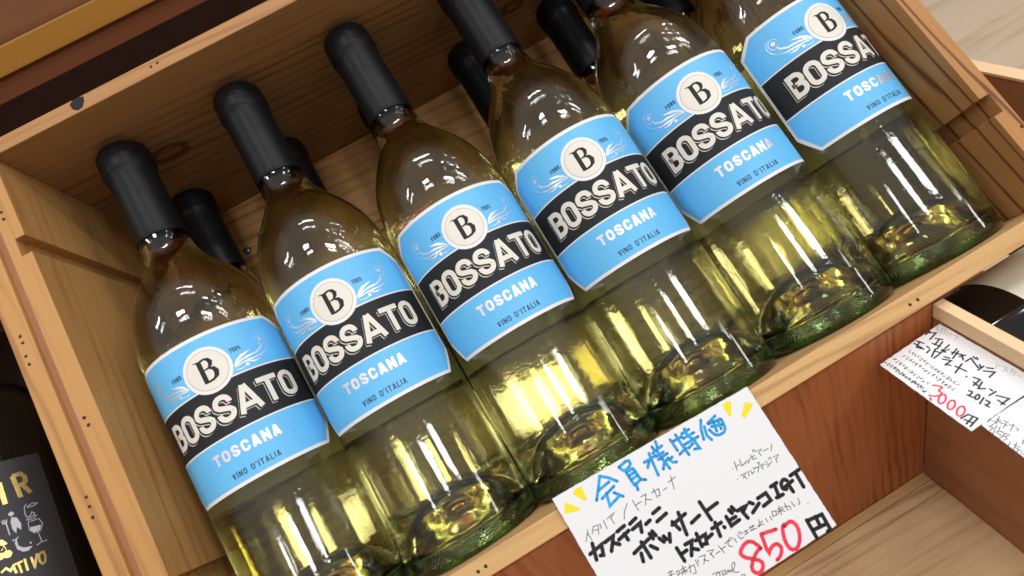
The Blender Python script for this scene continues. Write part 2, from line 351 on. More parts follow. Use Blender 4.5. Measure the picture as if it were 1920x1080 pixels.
# condensed block letters as centre lines in a box w x h
def arc(cx, cy, rx, ry, a0, a1, n=6):
    return [(cx + rx * math.cos(rad(a0 + (a1 - a0) * i / n)), cy + ry * math.sin(rad(a0 + (a1 - a0) * i / n))) for i in range(n + 1)]
def glyph(ch, w, h, t):
    """-> width, list of (points, closed, width factor)"""
    e = t / 2; r = min(w / 2 - e, h * .22); W, H = w - e, h - e; mid = h * .52
    if ch == 'O' or ch == '0': return w, [(arc(W - r, H - r, r, r, 0, 90) + arc(e + r, H - r, r, r, 90, 180) + arc(e + r, e + r, r, r, 180, 270) + arc(W - r, e + r, r, r, 270, 360), True)]
    if ch == 'B': return w, [([(e, e), (e, H)], False, 'full'), ([(e, H), (W - r, H)] + arc(W - r - .0, H - r * .9, r, r * .9, 90, 0)[1:] + [(W, mid + r * .6)] + arc(W - r, mid + r * .6, r, r * .6, 0, -90)[1:] + [(e, mid)], False), ([(e, mid), (W - r, mid)] + arc(W - r, mid - r * .8, r, r * .8, 90, 0)[1:] + [(W, e + r)] + arc(W - r, e + r, r, r, 0, -90)[1:] + [(e, e)], False)]
    if ch == 'S': return w, [([(W, H - h * .25)] + arc(W - r, H - r, r, r, 0, 90) + arc(e + r, H - r, r, r, 90, 180) + [(e, h * .64), (e + w * .12, h * .55), (W - w * .12, h * .43), (W, h * .34)] + arc(W - r, e + r, r, r, 360, 270) + arc(e + r, e + r, r, r, 270, 180) + [(e, e + h * .25)], False)]
    if ch == 'C': return w, [([(W, H - h * .26)] + arc(W - r, H - r, r, r, 0, 90) + arc(e + r, H - r, r, r, 90, 180) + arc(e + r, e + r, r, r, 180, 270) + arc(W - r, e + r, r, r, 270, 360) + [(W, e + h * .26)], False)]
    if ch == 'A': return w, [([(e * .9, 0), (w / 2 - e * .15, h)], False), ([(w - e * .9, 0), (w / 2 + e * .15, h)], False), ([(w * .25, h * .26), (w * .75, h * .26)], False)]
    if ch == 'T': return w, [([(0, H), (w, H)], False), ([(w / 2, 0), (w / 2, H)], False)]
    if ch == 'N': return w, [([(e, 0), (e, h)], False), ([(W, 0), (W, h)], False), ([(e, h - e), (W, e)], False)]
    if ch == 'V': return w, [([(e, h), (w / 2, e * .4)], False), ([(W, h), (w / 2, e * .4)], False)]
    if ch == 'I': return t, [([(e, 0), (e, h)], False)]
    if ch == 'L': return w * .85, [([(e, h), (e, e), (w * .85, e)], False)]
    if ch == 'D': return w, [([(e, e), (e, H), (W - r, H)] + arc(W - r, H - r, r, r, 90, 0)[1:] + arc(W - r, e + r, r, r, 0, -90) + [(e, e)], False)]
    if ch == 'F': return w * .85, [([(e, 0), (e, H), (w * .85, H)], False), ([(e, mid), (w * .75, mid)], False)]
    if ch == 'R': return w, [([(e, 0), (e, H), (W - r, H)] + arc(W - r, H - r, r, r, 90, 0)[1:] + arc(W - r, mid + r * .6, r, r * .6, 0, -90)[1:] + [(e, mid)], False), ([(w * .45, mid), (W, 0)], False)]
    if ch == 'P': return w, [([(e, 0), (e, H), (W - r, H)] + arc(W - r, H - r, r, r, 90, 0)[1:] + arc(W - r, mid + r * .6, r, r * .6, 0, -90)[1:] + [(e, mid)], False)]
    if ch == 'M': return w * 1.25, [([(e, 0), (e, h)], False), ([(w * 1.25 - e, 0), (w * 1.25 - e, h)], False), ([(e, h), (w * .625, h * .3), (w * 1.25 - e, h)], False)]
    if ch == '1': return w * .6, [([(0, H * .85), (w * .6 - e, H), (w * .6 - e, 0)], False)]
    if ch == '9': return w, [([(W, h * .5), (e, h * .5), (e, H), (W, H), (W, e), (e, e)], False)]
    if ch == '5': return w, [([(W, H), (e, H), (e, h * .55), (W, h * .55), (W, e), (e, e)], False)]
    if ch == "'": return t, [([(e, h), (e, h * .72)], False)]
    if ch == '.': return t, [([(e, 0), (e, t)], False)]
    return w * .6, []
def text(pr, s_, x, y, w, h, t, gap, layer, mat, center=False, only=None, dx=0, dy=0, grow=0):
    tot = sum(glyph(c, w, h, t)[0] + gap for c in s_) - gap
    if center: x = x - tot / 2
    for c in s_:
        gw, st = glyph(c, w, h, t)
        for k in st:
            pts = [(x + a, y + b) for a, b in k[0]]
            if len(k) > 2: pts = [(pts[0][0], pts[0][1] - t / 2), (pts[1][0], pts[1][1] + t / 2)]
            if grow and not k[1] and len(pts) == 2:
                (ax, ay), (bx, by) = pts; L_ = math.hypot(bx - ax, by - ay); ux, uy = (bx - ax) / L_ * grow / 2, (by - ay) / L_ * grow / 2
                pts = [(ax - ux, ay - uy), (bx + ux, by + uy)]
            pr.ribbon(pts, t + grow, layer, mat, k[1], dx=dx, dy=dy, step=min(1.0, h * .2))
        x += gw + gap
    return x

MARKS = '''{"c1":{"yellow":[[[9.14,-2.36],[11.16,-1.55],[13.73,-1.98],[13.8,-3.91],[13.24,-8.17],[12.51,-8.44],[11.57,-7.57],[9.3,-3.69]],[[3.92,-4.02],[8.91,-9.91],[7.73,-10.45],[1.53,-8.35]],[[87.48,-4.11],[90.4,-3.88],[92.03,-4.84],[88.57,-10.58],[87.45,-9.63]],[[97.34,-8.15],[100.36,-10.9],[93.78,-14.32],[92.26,-12.74]]],"blue":[[[23.27,-2.44],[20.12,-6.56],[16.62,-10.7]],[[23.27,-2.44],[26.33,-5.06],[28.89,-8.31]],[[25.63,-6.66],[19.43,-7.5]],[[26.53,-9.36],[19.11,-11.26]],[[22.07,-10.14],[20.52,-15.69],[26.79,-14.01]],[[25.06,-11.74],[27.79,-15.14]],[[32.71,-3.53],[37.97,-2.63],[38.07,-5.43],[33.81,-6.37],[32.71,-3.53]],[[34.27,-7.02],[34.64,-13.77]],[[37.87,-7.23],[38.31,-12.94]],[[34.27,-7.02],[37.87,-7.23]],[[34.45,-9.03],[38.29,-8.84]],[[34.42,-10.92],[38.26,-10.73]],[[34.64,-13.77],[38.31,-12.94]],[[35.68,-13.29],[34.9,-16.09]],[[38.1,-12.82],[40.27,-14.2]],[[43.57,-7.54],[49.7,-7.56]],[[47.5,-5.27],[46.88,-9.4],[46.13,-15.45]],[[45.81,-8.1],[43.75,-10.25]],[[52.79,-2.29],[52.09,-5.27]],[[50.16,-3.45],[50.37,-5.38]],[[54.24,-5.4],[48.95,-6.12]],[[53.4,-8.07],[49.54,-8.18]],[[54.65,-9.47],[49.7,-9.8]],[[51.16,-5.62],[51.29,-10.65]],[[51.36,-9.79],[52.15,-15.64]],[[53.95,-11.32],[51.15,-12.36],[49.4,-14.38]],[[55.71,-11.9],[53.71,-12.3]],[[54.26,-11.95],[54.63,-13.97],[56.29,-14.72]],[[58.93,-4.99],[59.29,-10.76]],[[59.72,-6.36],[64.13,-6.55]],[[62.16,-4.39],[62.27,-9.45],[62.78,-14.98]],[[63.16,-11.78],[59.27,-12.65]],[[67.01,-4.29],[66.64,-7.48],[68.49,-11.29]],[[68.65,-5.47],[64.76,-5.56]],[[69.88,-7.8],[64.4,-7.62]],[[70.59,-10.26],[63.49,-10.16]],[[67.91,-9.59],[68.53,-14.94],[66.2,-14.11]],[[66.82,-11.67],[64.2,-12.39]],[[75.59,-4.76],[73.62,-7.95],[72.11,-12.74]],[[75.37,-8.06],[74.28,-11.97],[75.19,-14.64]],[[77.41,-7.66],[82.25,-6.52]],[[76.54,-10.34],[77.93,-14.49],[82.94,-14.79],[83.96,-9.68],[83.2,-8.63]],[[77.48,-7.93],[83.83,-9.14]],[[80.26,-7.96],[79.18,-12.58]],[[82.15,-8.61],[81.46,-12.78]],[[78.16,-9.7],[83.06,-11.43]]],"thin":[[[6.81,-19.36],[3.5,-23.23]],[[6.01,-20.21],[6.17,-23.91]],[[9.71,-19.21],[7.63,-21.7]],[[9.59,-19.41],[11.86,-19.84],[9.94,-23.44]],[[9.05,-20.95],[10.85,-21.48]],[[12.72,-19.82],[12.33,-21.82]],[[14.84,-19.31],[14.36,-23.29]],[[16.52,-19.6],[21.01,-18.93],[18.47,-20.11]],[[18.14,-19.92],[18.29,-23.32]],[[27.79,-18.53],[24.66,-21.09],[23.08,-23.64]],[[30.35,-18.53],[30.44,-23.86]],[[30.62,-21.12],[33.44,-21.17]],[[34.34,-19.27],[36.96,-19.47],[34.36,-23.33]],[[35.72,-21.44],[38.03,-22.96]],[[39.38,-20.35],[43.09,-20.38],[42.22,-23.11],[41.22,-22.89]],[[41.0,-19.14],[40.68,-23.28]],[[44.48,-22.0],[46.48,-21.83]],[[48.17,-20.27],[52.35,-19.86]],[[50.64,-18.46],[49.0,-24.02]],[[27.53,-52.55],[29.91,-52.81]],[[28.89,-52.2],[28.29,-54.47]],[[27.39,-53.67],[29.92,-54.12]],[[31.23,-53.85],[30.67,-55.61],[31.94,-55.58],[32.3,-54.12],[31.23,-53.85]],[[32.91,-54.32],[35.69,-54.4]],[[32.51,-55.39],[35.54,-55.52]],[[34.58,-53.22],[34.11,-56.87]],[[34.14,-55.31],[32.48,-56.32]],[[34.55,-55.3],[35.54,-56.67]],[[36.34,-55.4],[39.33,-55.45],[38.37,-58.74],[37.16,-58.46]],[[37.65,-54.45],[36.25,-57.7]],[[40.84,-54.19],[40.71,-56.91]],[[41.88,-54.38],[41.72,-55.57]],[[42.89,-53.9],[45.76,-54.52],[43.14,-57.49]],[[44.25,-55.78],[45.7,-57.5]],[[47.25,-53.67],[50.19,-54.54],[47.79,-55.72]],[[48.03,-54.99],[48.53,-57.45]],[[50.02,-56.61],[52.15,-56.57]],[[52.87,-54.4],[53.54,-58.04]],[[53.17,-56.09],[55.48,-56.15]],[[55.75,-55.02],[58.64,-54.55],[57.24,-55.25],[56.59,-56.6],[58.19,-57.76]],[[58.61,-53.88],[58.67,-55.22]],[[59.67,-54.07],[59.66,-55.16]],[[60.54,-55.24],[60.64,-57.25]],[[62.46,-54.85],[62.99,-56.91],[64.59,-56.98]],[[63.52,-53.95],[63.68,-55.14]],[[64.41,-54.04],[64.64,-55.48]],[[65.46,-55.32],[67.78,-55.38]],[[66.76,-54.78],[66.78,-56.53]],[[65.45,-56.4],[67.6,-56.36]],[[68.54,-54.95],[71.42,-55.26]],[[69.64,-54.73],[68.77,-56.4],[71.6,-56.76]],[[70.63,-54.66],[70.03,-56.27]],[[74.38,-54.02],[73.39,-56.94],[72.26,-56.49],[73.02,-56.07],[75.27,-56.96]],[[74.22,-55.68],[75.5,-55.56]],[[77.15,-55.22],[77.29,-57.15]],[[79.39,-55.44],[79.29,-57.36]],[[81.4,-54.21],[80.48,-56.31]],[[81.3,-54.37],[83.05,-54.96],[82.16,-56.64],[80.65,-56.19]],[[83.88,-54.79],[86.58,-55.06]],[[83.52,-55.68],[86.49,-55.89]],[[85.25,-53.83],[84.32,-57.7]],[[84.87,-55.82],[82.89,-56.63]],[[85.04,-55.92],[86.54,-57.25]],[[88.12,-54.2],[87.78,-57.54]],[[87.26,-55.47],[89.53,-56.36],[89.2,-57.93]],[[91.12,-55.09],[91.14,-57.53],[91.88,-57.3]],[[94.45,-55.5],[94.24,-57.37],[93.18,-58.07]],[[97.11,-59.51],[97.19,-59.82]],[[44.02,-62.95],[46.71,-63.26],[44.7,-64.63]],[[46.78,-63.73],[48.26,-63.75]],[[46.81,-63.83],[47.05,-64.74],[46.18,-65.51]],[[49.77,-64.28],[49.86,-64.58],[49.72,-64.96],[49.37,-65.35],[48.91,-65.64],[48.43,-65.77],[48.06,-65.71],[47.88,-65.48],[47.94,-65.12],[48.21,-64.72],[48.64,-64.38],[49.13,-64.18],[49.55,-64.16],[49.82,-64.34]],[[49.41,-66.14],[51.13,-64.58],[50.72,-66.27],[52.04,-65.12],[51.9,-66.76],[55.01,-64.73],[55.22,-63.35],[53.59,-63.68],[52.47,-66.45],[53.52,-67.72],[54.84,-67.98]],[[54.76,-69.74],[56.18,-70.07],[56.14,-71.2]],[[76.27,-29.94],[76.29,-30.27]],[[78.67,-27.67],[77.75,-31.62]],[[77.91,-29.92],[80.0,-30.03]],[[81.28,-28.08],[80.54,-31.02],[82.68,-30.84]],[[83.0,-30.22],[82.91,-31.07]],[[84.01,-30.14],[83.93,-30.99]],[[85.76,-30.04],[83.78,-31.58]],[[86.58,-29.17],[86.54,-31.4],[88.36,-31.57]],[[86.28,-30.35],[88.14,-30.09]],[[88.56,-27.63],[88.37,-28.65]],[[89.19,-27.77],[89.11,-28.63]],[[89.35,-28.99],[92.42,-29.45],[90.52,-30.14]],[[90.24,-30.2],[90.76,-31.73]],[[92.4,-30.57],[95.14,-30.82]],[[97.44,-29.91],[95.71,-32.29]],[[75.78,-34.84],[75.86,-35.07]],[[77.68,-34.26],[80.67,-34.46],[78.25,-35.94]],[[78.72,-34.87],[79.7,-37.02]],[[81.68,-34.38],[81.03,-36.46]],[[82.76,-34.57],[82.77,-36.36],[84.27,-35.91]],[[84.61,-34.31],[84.7,-35.26]],[[85.02,-34.78],[86.9,-35.21],[85.44,-37.04]],[[87.45,-33.29],[87.44,-34.4]],[[88.25,-33.54],[88.06,-34.55]],[[87.46,-35.09],[89.73,-35.31],[87.89,-36.25]],[[87.94,-35.82],[88.16,-37.08]],[[90.79,-34.8],[91.26,-35.53]],[[90.2,-36.04],[91.46,-36.32]],[[90.25,-37.41],[93.38,-36.33]],[[92.86,-34.22],[92.95,-35.18]],[[93.6,-34.21],[93.76,-35.2]],[[94.99,-35.02],[97.72,-35.28],[95.77,-36.39]],[[95.53,-36.02],[95.2,-37.94]]],"thick":[[[2.35,-28.51],[8.75,-27.66],[7.23,-31.77],[5.96,-31.29]],[[5.54,-25.13],[3.58,-31.98]],[[10.46,-27.62],[15.32,-27.04],[11.11,-32.22]],[[13.43,-29.37],[15.68,-31.65]],[[17.6,-26.54],[21.62,-25.98]],[[16.42,-29.81],[22.19,-28.71]],[[19.81,-28.9],[19.93,-31.89]],[[24.06,-26.62],[27.68,-25.82]],[[23.88,-29.18],[28.24,-28.55],[26.79,-32.23]],[[30.14,-30.32],[32.62,-29.81]],[[35.23,-28.03],[38.98,-27.51]],[[34.96,-31.89],[40.37,-31.01]],[[19.18,-38.05],[28.01,-36.14]],[[24.39,-35.59],[24.6,-43.36]],[[21.86,-39.64],[20.87,-43.0]],[[27.05,-39.01],[29.01,-41.75]],[[29.32,-34.52],[29.67,-37.12]],[[30.96,-34.16],[31.43,-36.57]],[[32.06,-38.27],[33.07,-40.72]],[[34.16,-38.55],[34.71,-40.36]],[[37.02,-38.97],[35.42,-42.11]],[[39.98,-36.56],[47.58,-35.43]],[[40.72,-35.4],[41.9,-39.83]],[[45.12,-33.44],[43.4,-43.27]],[[47.87,-40.15],[52.61,-39.21]],[[36.47,-45.64],[36.62,-52.06]],[[36.65,-48.92],[39.9,-48.73]],[[40.43,-46.4],[43.77,-46.52],[40.45,-51.69]],[[42.21,-49.3],[44.44,-51.15]],[[55.71,-34.42],[56.2,-43.5]],[[56.38,-39.22],[62.35,-38.77]],[[45.28,-47.3],[50.43,-47.31],[49.03,-50.91],[47.9,-50.5]],[[47.24,-44.99],[46.5,-50.85]],[[50.64,-49.17],[53.18,-48.71]],[[54.31,-46.76],[59.32,-46.66]],[[56.94,-45.26],[55.8,-51.35]],[[59.37,-48.84],[59.51,-49.27]],[[62.54,-45.72],[62.48,-50.15],[66.94,-49.85]],[[62.81,-47.84],[66.2,-47.87]],[[65.13,-43.94],[65.62,-45.86]],[[66.88,-43.44],[67.35,-45.39]],[[68.23,-46.22],[73.46,-46.22],[70.56,-47.59]],[[69.94,-47.45],[70.59,-51.13]],[[74.78,-45.89],[75.94,-47.23]],[[73.73,-50.34],[78.34,-48.43]],[[78.99,-46.38],[83.35,-46.29],[83.64,-50.01],[79.38,-50.46]],[[86.74,-45.18],[90.01,-45.1]],[[88.61,-45.61],[87.55,-50.77]],[[86.42,-50.45],[89.74,-50.73]],[[94.62,-46.7],[93.6,-45.34],[91.49,-46.2],[90.85,-48.72],[92.4,-49.63]],[[92.42,-48.53],[96.69,-47.92]],[[94.17,-48.44],[94.34,-52.11]],[[97.02,-45.66],[102.0,-45.45]],[[99.74,-45.92],[99.49,-52.7]],[[92.63,-65.24],[92.3,-73.8]],[[92.86,-65.6],[99.85,-66.64],[99.55,-74.07],[97.99,-73.89]],[[96.91,-66.01],[96.33,-70.72]],[[92.4,-70.15],[98.85,-70.89]]],"red":[[[68.45,-64.7],[67.99,-62.91],[66.55,-60.1],[63.86,-59.16],[59.39,-61.29],[59.79,-63.9],[62.76,-66.52],[65.73,-69.14],[65.44,-71.34],[63.06,-73.15],[60.9,-72.51],[60.06,-69.88],[62.62,-67.08],[66.2,-64.88],[68.35,-64.64]],[[71.88,-59.77],[69.95,-68.83],[72.29,-66.75],[75.37,-66.4],[76.61,-68.44],[75.77,-70.54],[73.67,-72.11],[71.96,-72.4]],[[72.12,-59.91],[78.68,-61.47]],[[83.04,-62.43],[82.51,-61.46],[80.79,-63.51],[79.15,-68.2],[79.58,-72.15],[82.44,-73.19],[85.92,-70.03],[87.72,-65.41],[86.71,-61.96],[83.91,-61.85],[82.09,-62.08]]]},"c2":{"corners":[[[-0.39,-0.47],[-0.93,34.87],[46.45,36.94],[47.39,9.26]]],"thick":[[[0.25,6.17],[0.41,9.02]],[[0.68,7.13],[2.78,5.39],[3.65,9.97]],[[4.91,8.08],[7.24,6.49]],[[6.35,7.35],[7.24,11.17]],[[5.93,11.11],[9.42,10.36]],[[8.19,7.57],[9.48,12.29]],[[11.28,7.2],[11.72,12.05],[13.05,9.41]],[[14.88,6.94],[15.73,10.67]],[[14.61,9.83],[18.97,8.06]],[[16.22,7.57],[17.45,12.19]],[[18.52,9.81],[19.6,7.44]],[[18.26,8.13],[20.75,10.14]],[[21.95,10.2],[22.21,7.37],[25.85,9.01]],[[22.24,6.06],[23.35,6.48]],[[23.35,5.58],[24.39,6.19]],[[26.22,9.01],[27.47,9.62]],[[26.74,7.85],[28.15,8.92]],[[28.3,7.51],[28.32,10.63]],[[29.64,7.38],[31.48,6.1]],[[29.98,9.54],[33.16,7.1],[33.54,10.79]],[[0.43,14.46],[3.46,13.53]],[[0.73,16.21],[4.95,16.11]],[[1.67,13.92],[3.04,17.32],[5.93,16.07]],[[5.65,14.07],[6.96,14.12]],[[7.81,14.61],[8.19,16.9]],[[9.04,12.73],[11.07,17.32]],[[9.76,14.0],[12.12,12.97],[12.34,17.36]],[[11.1,11.35],[12.33,12.1]],[[12.06,11.05],[13.1,11.6]],[[14.52,13.85],[16.61,13.04]],[[15.0,15.32],[17.93,13.65],[17.86,17.21]],[[18.16,16.65],[19.58,15.84]],[[21.04,14.99],[25.81,14.12]],[[21.88,12.19],[23.48,17.82]],[[27.51,16.39],[27.8,16.46]],[[29.66,14.88],[32.16,14.1],[32.53,18.3]],[[31.32,16.86],[33.57,17.18]],[[33.45,14.6],[34.77,18.36],[36.48,16.52]],[[37.76,15.5],[38.85,15.54]],[[39.97,14.94],[39.69,18.27]],[[41.34,16.46],[45.34,14.48],[45.35,18.87]],[[43.26,17.97],[46.14,17.99]],[[33.18,21.68],[34.6,21.01],[35.0,23.4],[33.97,23.91],[36.65,23.19]],[[37.0,20.6],[37.4,20.76],[37.79,21.21],[38.1,21.83],[38.25,22.49],[38.2,23.02],[37.97,23.3],[37.61,23.27],[37.2,22.92],[36.85,22.35],[36.63,21.69],[36.6,21.09],[36.77,20.7],[37.09,20.61]],[[39.18,20.65],[40.2,24.01]],[[40.52,20.99],[42.4,20.72],[42.18,23.0],[41.27,23.17],[43.47,22.88]],[[41.06,31.24],[40.63,34.73]],[[41.06,31.24],[44.52,30.29],[45.47,35.36]],[[42.92,30.91],[43.71,35.38]],[[41.84,34.19],[45.07,33.21]]],"red":[[[22.31,29.0],[25.59,26.75],[25.54,29.96],[27.77,29.67],[27.44,32.55],[25.04,34.29]],[[26.18,34.93],[27.27,35.62]],[[28.63,29.73],[29.38,29.94],[30.17,30.67],[30.82,31.76],[31.18,32.94],[31.17,33.94],[30.78,34.53],[30.1,34.56],[29.31,34.03],[28.58,33.05],[28.08,31.86],[27.95,30.75],[28.21,29.97],[28.8,29.73]],[[32.93,29.61],[33.66,29.81],[34.43,30.53],[35.07,31.61],[35.42,32.77],[35.4,33.77],[35.02,34.34],[34.37,34.37],[33.59,33.85],[32.88,32.88],[32.4,31.71],[32.27,30.61],[32.52,29.84],[33.09,29.6]],[[37.31,29.44],[38.08,29.64],[38.89,30.4],[39.55,31.53],[39.91,32.76],[39.88,33.8],[39.47,34.4],[38.78,34.44],[37.96,33.88],[37.21,32.87],[36.71,31.64],[36.59,30.49],[36.86,29.69],[37.48,29.43]]],"lines":[[[2.2,21.13],[29.39,22.04]],[[2.44,24.68],[29.97,25.16]],[[-0.57,29.06],[21.29,30.1]],[[-0.2,32.77],[23.29,33.67]],[[3.26,32.61],[20.31,33.06]]],"faint":[[[0.7,1.92],[2.31,5.16]],[[1.0,2.73],[4.0,4.22]],[[2.82,1.28],[4.23,4.01]],[[2.82,1.28],[4.51,1.03],[5.68,3.96]],[[5.74,1.21],[6.76,3.6]],[[6.82,0.86],[8.25,3.91]],[[8.75,1.68],[10.51,0.93],[10.66,3.43]],[[30.52,2.72],[32.07,5.5]],[[31.47,3.62],[32.59,3.09]],[[32.98,2.69],[34.57,2.05],[34.96,4.97]],[[34.84,3.25],[36.37,4.12]],[[36.05,2.6],[38.09,1.71],[38.67,4.16]],[[36.27,1.15],[37.61,4.29]],[[39.52,2.66],[41.23,2.68]]]},"c3":{"corners":[[[47.74,15.97],[46.75,31.04],[66.43,33.54],[67.78,19.19]]],"mid":[[[48.53,25.7],[50.24,24.91]],[[48.51,23.6],[50.18,27.32]],[[49.55,25.71],[51.39,25.92]],[[50.76,24.31],[52.55,23.66]],[[51.32,25.42],[53.39,25.36]],[[52.03,24.25],[52.95,27.02]],[[53.18,24.44],[55.01,23.47]],[[54.05,23.08],[55.43,26.44]],[[56.53,24.58],[56.93,24.68]],[[55.66,23.88],[57.03,23.99]],[[47.47,26.91],[47.86,29.05]],[[48.15,27.31],[49.59,26.59],[49.7,29.63]],[[50.84,27.72],[51.62,30.32]],[[52.02,27.52],[52.96,29.91],[53.71,28.79]],[[53.64,29.11],[55.06,28.83],[55.48,30.41]],[[54.79,28.91],[56.35,28.0]],[[49.18,30.23],[50.71,29.62],[50.93,31.7]],[[52.03,30.41],[52.73,32.5]],[[52.62,30.31],[54.26,30.69]],[[53.85,30.6],[55.58,30.29],[55.31,31.99]],[[56.51,28.61],[55.91,29.89],[57.12,30.18],[56.76,31.75]],[[58.71,30.56],[59.38,32.6],[60.79,33.16]],[[60.06,30.64],[62.28,30.24]],[[60.26,29.28],[61.73,33.14]],[[61.31,31.41],[64.27,31.18]],[[62.41,31.2],[63.57,34.26]],[[64.01,32.05],[66.01,31.83]],[[60.8,26.37],[61.85,28.5]],[[61.75,26.37],[62.79,28.5]]]},"left":{"R":[[[34.7,144.5],[35.4,133.2]],[[34.7,144.5],[38.0,144.7],[39.3,142.8],[39.1,140.5],[37.9,139.3],[35.0,139.2]],[[37.4,139.2],[39.7,134.0]]],"I":[[[29.2,143.2],[29.1,132.3]]],"fork":[[[27.3,123.5],[27.3,117.6]],[[26.1,125.3],[26.2,123.7],[27.3,123.3],[27.9,125.1]],[[26.9,125.4],[27.0,123.3]]],"fish":[[[29.7,125.3],[31.6,124.4],[32.4,121.0],[31.8,118.0],[30.5,120.1],[29.7,117.2],[28.8,119.7],[28.9,123.3]],[[28.9,127.5],[30.4,128.1],[31.2,126.7],[30.1,125.7],[29.1,126.3]]],"corkscrew":[[[36.5,129.2],[35.3,127.7],[34.9,124.7],[35.2,122.8]],[[36.4,127.8],[38.9,128.7],[41.0,128.1],[38.7,127.2],[36.4,127.5]],[[35.2,122.8],[36.7,123.1],[37.6,124.6],[38.6,123.8],[37.8,122.6],[39.1,122.4],[37.9,121.3],[35.0,121.4],[34.7,121.8],[38.3,122.7]]],"glass":[[[35.0,120.4],[39.5,120.5],[40.4,117.6],[38.7,114.6],[36.1,114.5],[34.6,116.7],[35.0,120.4]],[[37.5,114.8],[37.7,112.0],[37.8,109.5]],[[35.5,108.5],[37.7,109.3],[40.0,109.2]]],"wine":[[[35.2,117.8],[36.9,117.5],[39.6,117.3],[38.5,115.0],[36.2,114.8],[34.9,116.4]]],"moon":[[[30.3,115.6],[29.1,114.3],[29.1,111.3],[30.7,109.6],[34.0,108.9],[32.0,107.5],[30.0,107.9],[28.3,110.0],[28.1,113.0],[28.8,115.0]],[[27.8,114.9],[28.2,114.4]],[[33.4,110.9],[33.9,110.4]]],"cherry":[[[23.2,117.4],[24.4,116.7],[25.8,114.2],[23.9,114.0],[22.6,115.0]]],"stalk":[[[24.3,113.8],[22.8,112.0]],[[24.3,113.8],[24.8,110.4]]],"V":[[[32.1,104.2],[32.4,99.1],[34.6,104.8]]],"O":[[[35.7,104.5],[37.2,104.4],[37.4,102.0],[36.6,99.7],[35.4,99.2],[34.8,100.5],[34.9,103.1],[35.7,104.5]]],"I2":[[[29.7,104.6],[29.6,98.8]]],"T":[[[25.7,103.8],[28.8,103.9]],[[27.2,103.6],[27.4,98.9]]],"M":[[[20.6,102.7],[22.6,103.8],[23.9,101.9],[25.2,103.5],[25.6,99.8]]]}}'''
W_, H_, D_ = 449.52, 295.36, 157.34
MARK = json.loads(MARKS)
# ------------------------------------------------------------------ setting
def wbox(name, x0, x1, f0, f1, u0, u1, mat, parent=None, bev=.5):
    return box(name, (x0, x1, -f1, -f0, u0, u1), mat, parent, bev)
fl = wbox('floor', -6000, 9000, -9000, 4000, -520, -503, M['plank'], None, 0); fl['kind'] = 'structure'
for i in range(-3, 9):                                   # floor boards near the crate, one by one
    f1 = -75 - i * 195
    off = (i * 397) % 1250
    for k in range(3):
        x0 = -300 + off + k * 1250 - 1250 * 0
        p = wbox('floor_board', x0 + 1, x0 + 1249, f1 - 190, f1, -510, -500 - (0.4 * ((i + k) % 3)), M['plank'], fl, .8)
# stand that carries the crates
st = thing('display_stand', 'dark wooden stand under and behind the open crates', 'stand')
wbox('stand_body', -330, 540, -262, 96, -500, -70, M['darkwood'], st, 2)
wbox('stand_top', -340, 545, -270, 100, -70, -58, M['umber'], st, 1)
prism_ = None
def wedge(name, x0, x1, parent):
    v = [(x, -f, u) for x in (x0, x1) for f, u in ((1, -58), (-262, -58), (-262, 222), (-236, 196.5), (1.5, -16.5))]
    f = [(0, 1, 2, 3, 4), (9, 8, 7, 6, 5)] + [(i, (i + 1) % 5, (i + 1) % 5 + 5, i + 5) for i in range(5)]
    o = link_mesh(name, [(a * S, b * S, c * S) for a, b, c in v], f, M['darkwood'], None, parent); fix_mesh(o)
for x0 in (-300, 20, 400): wedge('wedge_support', x0, x0 + 30, st)

# shelf behind the crate
sh = thing('wall_shelf', 'dark brown wooden shelf with a golden front edge above the crate', 'shelf')
wbox('shelf_edge', -700, 900, -176, -160, 341.2, 354.4, M['gold'], sh, .8)
wbox('under_board', -700, 900, -190, -163, 329.8, 341.0, M['umber'], sh, .6)
wbox('front_panel', -700, 900, -186, -166, 354.7, 470, M['umber2'], sh, .6)
wbox('recess_panel', -700, 430, -292, -272, -55, 329.5, M['darkwood'], sh, 0)  # shade of the deep gap is put into this panel's colour

# ------------------------------------------------------------------ the open crate
crate = thing('wooden_crate', 'tilted open pine crate filled with white wine bottles', 'crate', CF4)
T = 10.4
prism('top_board', [(-T, H_), (W_ + T, H_), (W_ + T, H_ + 8.6), (-T, H_ + 8.6)], -.2, D_, M['rimX'], crate, .6)
prism('bottom_board', [(-T, -9.3), (W_ + T, -9.3), (W_ + T, 0), (-T, 0)], -.2, D_, M['bottom'], crate, .6)
prism('side_board', [(-T, .2), (0, .2), (0, 50.3), (-5.2, 50.3), (-5.2, 60.8), (0, 60.8), (0, 236.4), (-5.2, 236.4), (-5.2, 246.6), (0, 246.6), (0, H_ - .2), (-T, H_ - .2)], -.2, D_ - .1, M['side'], crate, .45)
prism('side_board', [(W_ + a, b) for a, b in [(T, .2), (0, .2), (0, 49.9), (5.6, 49.9), (5.6, 60.9), (0, 60.9), (0, 236.4), (5.6, 236.4), (5.6, 246.6), (0, 246.6), (0, H_ - .2), (T, H_ - .2)]], -.2, D_ - .1, M['sideR'], crate, .45)
yb = [-9.3, 66.5, 143, 219.5, H_ + 8.6]
for a, b in zip(yb, yb[1:]): prism('back_board', [(-T, a + .3), (W_ + T, a + .3), (W_ + T, b - .3), (-T, b - .3)], -8.2, -.3, M['back'], crate, .4)
def nail(x, y, parent, r=.85, z=D_):
    pr = Print(None); pr.poly([(x + r * (1 + .25 * math.sin(k * 2.3 + x)) * math.cos(k * .785), y + r * (1 + .2 * math.cos(k * 1.7 + y)) * math.sin(k * .785)) for k in range(8)], z + .05, 0)
    return pr.build('nail_hole', [M['hole']], parent, smooth=False)
